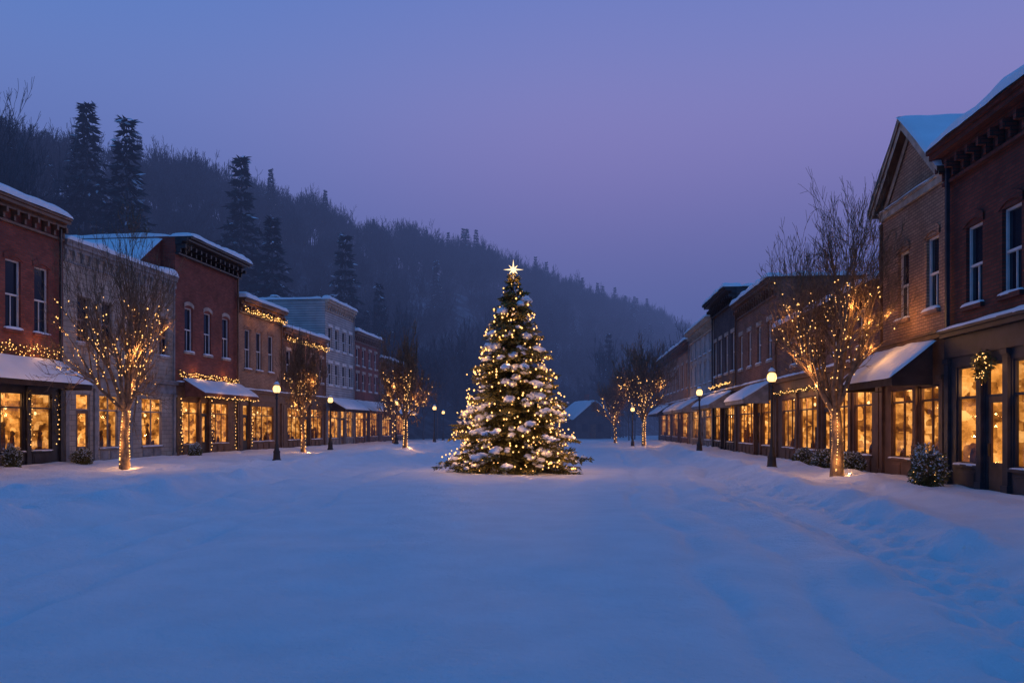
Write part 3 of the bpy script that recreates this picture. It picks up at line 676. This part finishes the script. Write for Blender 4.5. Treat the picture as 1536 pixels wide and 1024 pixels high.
building('charcoal_brick_shop','R',48.7,56.8,10.3,11,BR_GREY,T_DARK,[(49.4,51.8,'win'),(52.3,53.1,'door'),(53.6,56.2,'win')],
  [(y,.9,5.2,7.6) for y in (49.8,51.9,54,56)],cornice=.8,corm=T_DARK,seed=16,awn=[(49.2,56.3,3.9,3.1,1.6,T_GREY)],lights=[(48.9,56.6,4.5,.3,1,.1)],rb=.03,lp=10)
building('pale_brick_shop','R',56.8,68.2,9.6,11,BR_PALE,T_GREY,[(57.6,60.4,'win'),(61,62,'door'),(62.6,66.8,'win')],
  [(y,.9,z,z+1.6) for y in (58,60.3,62.6,64.9,67.2) for z in (5.0,7.2)],cornice=.5,corm=T_CREAM,seed=17,awn=[(62.3,67.6,3.9,3.1,1.5,T_GREY)])
building('tan_corner_shop','R',68.2,92,9.2,11,BR_TAN,T_BROWN,[(69.4,73,'win'),(74,75,'door'),(76,80,'win'),(82,85,'win'),(86,90.5,'win')],
  [(y,.95,5.1,7.3) for y in (69.8,72.6,75.4,78.2,81,83.8,86.6,89.6)],cornice=.4,seed=18,awn=[(69,75,3.9,3.1,1.5,T_GREY),(81.5,91,3.9,3.1,1.4,FAB_D)])

# cottage at the end of the street
e=empty('cottage',(10.8,118,0)); w=MB(); s=MB()
w.box(-2.8,2.8,-3,3,0,3.0,BR_GREY)
w.poly([(-2.8,-3,3),(2.8,-3,3),(0,-3,5.4)],BR_GREY,[(0,0),(1,0),(.5,1)]); w.poly([(-2.8,3,3),(2.8,3,3),(0,3,5.4)],BR_GREY,[(0,0),(1,0),(.5,1)])
for sg in (-1,1): s.snow((0,-3.5,5.5),(0,3.4,5.5),(sg*3.5,3.4,2.75),(sg*3.5,-3.5,2.75),.35)
w.box(-1.9,-1.0,-3.05,-3.01,1,2.1,GLD); w.box(.6,1.5,-3.05,-3.01,1,2.1,GLD); w.box(-.5,.3,-3.06,-3.01,0,2.1,T_BROWN)
w.box(.6,1.2,1,1.6,4,6.6,BR_RED)
o=w.build('walls',e); s.build('snow_roof',e); e.rotation_euler=(0,0,.35)

# ---------------------------------------------------------------- street lamps
def revolve(mb,prof,mat,n=12):
    G=[[(r*math.cos(2*math.pi*i/n),r*math.sin(2*math.pi*i/n),z) for i in range(n+1)] for r,z in prof]; mb.grid(G,mat)
def lamp(x,y,pw=120):
    e=empty('street_lamp',(x,y,g1(x,y)-.05)); p=MB(); g=MB(); s=MB()
    revolve(p,[(.0,0),(.21,0),(.21,.10),(.17,.16),(.15,.42),(.165,.48),(.12,.56),(.085,.75),(.095,.80),(.065,.86),(.05,1.6),(.045,2.9),(.075,2.93),(.075,2.98),(.045,3.02),(.05,3.12),(.12,3.17),(.13,3.2),(.0,3.2)],IRON)
    revolve(g,[(.0,3.21),(.12,3.22),(.165,3.30),(.175,3.38),(.15,3.48),(.10,3.54),(.0,3.545)],GLOBE,12)
    for i in range(4):
        a=i*math.pi/2+.4; c,q=math.cos(a),math.sin(a)
        P0=[(.125*c,.125*q,3.2),(.185*c,.185*q,3.38)]; P1=[(.185*c,.185*q,3.38),(.11*c,.11*q,3.56)]
        V,F=tubes(np.array(P0),np.array(P1),[.008]*2,[.008]*2,4)
        for f in F: p.poly([V[j] for j in f],IRON,[(0,0)]*4)
    revolve(p,[(.13,3.55),(.135,3.58),(.07,3.66),(.03,3.70),(.04,3.74),(.0,3.80)],IRON)
    revolve(s,[(.14,3.585),(.12,3.64),(.07,3.70),(.035,3.73)],SNOW)
    for nm,mb in (('post',p),('globe',g),('snow_cap',s)): mb.build(nm,e)
    plight(e,(0,0,3.37),pw,.07,'lamp_bulb',(1,.50,.16))
lamp(-10.9,36.9); lamp(-12.2,53.5); lamp(-7.4,76,160); lamp(-9.6,66); lamp(9.46,29); lamp(10.4,44.2); lamp(10.6,70)
lamp(-8.2,95,160); lamp(12.5,96,160)

# ---------------------------------------------------------------- shrubs
def shrub(x,y,r,h,seed,lit=True):
    R=np.random.default_rng(seed); e=empty('snowy_shrub',(x,y,g1(x,y)-.05)); n=2600
    d=R.normal(size=(n,3)); d/=np.linalg.norm(d,axis=1)[:,None]; rad=R.uniform(.2,1,n)**.5*(.7+.6*vn(d[:,0]*3+9,d[:,2]*3+d[:,1]*2,1,seed))
    P=d*rad[:,None]*np.array([r,r,h/2]); P[:,2]+=h*.42
    parts=[(*cards(P,d+R.normal(0,.5,(n,3)),.10,.016),0)]
    m_=(d[:,2]>-.5)&(rad>.6)&(R.random(n)<.30+.3*d[:,2]); parts.append((*cards(P[m_]+[0,0,.02],d[m_]+R.normal(0,.7,(m_.sum(),3)),.08,.024),2))
    V,F=tubes(np.zeros((40,3)),P[:40],[.015]*40,[.004]*40,3); parts.append((V,F,1))
    V,F,M=merge(parts); obj('foliage',mesh_np('shrub',V,F,[NEEDLE,BARK,SNOW],M),e)
    if lit: V,F=bulbs(P[(rad>.85)][:22],.012); obj('lights',mesh_np('shrub_lights',V,F,[BULB]),e)
shrub(10.75,20.6,.42,1.15,1); shrub(11.6,29.6,.40,.8,2,False); shrub(11.4,26.6,.34,.75,3,False); shrub(-17.9,33.2,.36,.75,4,False); shrub(-16.9,42.5,.33,.7,5,False); shrub(-18.4,29.3,.3,.9,6,False); shrub(11.75,32.2,.36,.8,7,False)

# ---------------------------------------------------------------- evening mist in the valley (volume absorbs and glows; haze light is put into its emission)
mb=MB(); mb.box(-420,420,60,520,-3,52,SNOW); o=mb.build('valley_mist_glow',None)
m=bpy.data.materials.new('mist_glow'); m.use_nodes=True; nt=m.node_tree; nt.nodes.clear()
ab=N(nt,'ShaderNodeVolumeAbsorption'); ab.inputs['Color'].default_value=(0,0,0,1); ab.inputs['Density'].default_value=.0034
em=N(nt,'ShaderNodeEmission'); em.inputs[0].default_value=(.082,.118,.32,1); em.inputs[1].default_value=.0034
ad=N(nt,'ShaderNodeAddShader'); oo=N(nt,'ShaderNodeOutputMaterial'); nt.links.new(ab.outputs[0],ad.inputs[0]); nt.links.new(em.outputs[0],ad.inputs[1]); nt.links.new(ad.outputs[0],oo.inputs['Volume'])
o.data.materials.clear(); o.data.materials.append(m)

# ---------------------------------------------------------------- sky
def s2l(c): return tuple((x/255/12.92) if x/255<=.04045 else ((x/255+.055)/1.055)**2.4 for x in c)
W=bpy.data.worlds.new('World'); scn.world=W; W.use_nodes=True; nt=W.node_tree; bg=nt.nodes['Background']
tc=N(nt,'ShaderNodeTexCoord'); sx=N(nt,'ShaderNodeSeparateXYZ'); nt.links.new(tc.outputs['Generated'],sx.inputs[0])
r=N(nt,'ShaderNodeValToRGB'); el=r.color_ramp.elements
stops=[(0,(84,98,158)),(.08,(90,101,163)),(.157,(102,108,172)),(.25,(125,121,186)),(.34,(140,134,198)),(.42,(127,135,201)),(.52,(103,127,200)),(.75,(56,118,194)),(1,(50,116,192))]
el[0].position=0; el[0].color=c4(s2l(stops[0][1])); el[1].position=1; el[1].color=c4(s2l(stops[-1][1]))
for p,c in stops[1:-1]: q=el.new(p); q.color=c4(s2l(c))
r.color_ramp.interpolation='B_SPLINE'
nt.links.new(sx.outputs['Z'],r.inputs[0])
def maprange(inp,a,b):
    mr=N(nt,'ShaderNodeMapRange'); mr.inputs['From Min'].default_value=a; mr.inputs['From Max'].default_value=b; mr.interpolation_type='SMOOTHSTEP'; nt.links.new(inp,mr.inputs['Value']); return mr.outputs[0]
def cmix(f,A,B,blend='MIX'):
    c=N(nt,'ShaderNodeMix'); c.data_type='RGBA'; c.blend_type=blend
    if isinstance(f,(int,float)): c.inputs['Factor'].default_value=f
    else: nt.links.new(f,c.inputs['Factor'])
    for k,v in (('A',A),('B',B)):
        if isinstance(v,tuple): c.inputs[k].default_value=v
        else: nt.links.new(v,c.inputs[k])
    return c.outputs['Result']
xm=cmix(maprange(sx.outputs['X'],-.55,.15),(.58,.93,.98,1),(1.02,.99,.98,1))
ym=cmix(maprange(sx.outputs['Y'],-.3,.5),(.60,1.0,1.0,1),(1,1,1,1))
mu=cmix(1.0,cmix(1.0,r.outputs[0],xm,'MULTIPLY'),ym,'MULTIPLY')
nt.links.new(mu,bg.inputs[0]); bg.inputs[1].default_value=1.0
sun=bpy.data.lights.new('dusk_light','SUN'); sun.energy=.27; sun.angle=math.radians(10); sun.color=(.72,.68,1); so=bpy.data.objects.new('dusk_light',sun); so.rotation_euler=(math.radians(76),0,math.radians(180-40)); COL.objects.link(so)

cam=bpy.data.cameras.new('camera'); cam.lens=28; cam.sensor_width=36; cam.shift_y=128/1536; cam.clip_end=3000; cam.clip_start=.1
co=bpy.data.objects.new('camera',cam); co.location=(0,0,1.7); co.rotation_euler=(math.radians(90),0,0); COL.objects.link(co); scn.camera=co
print('forest',cnt)
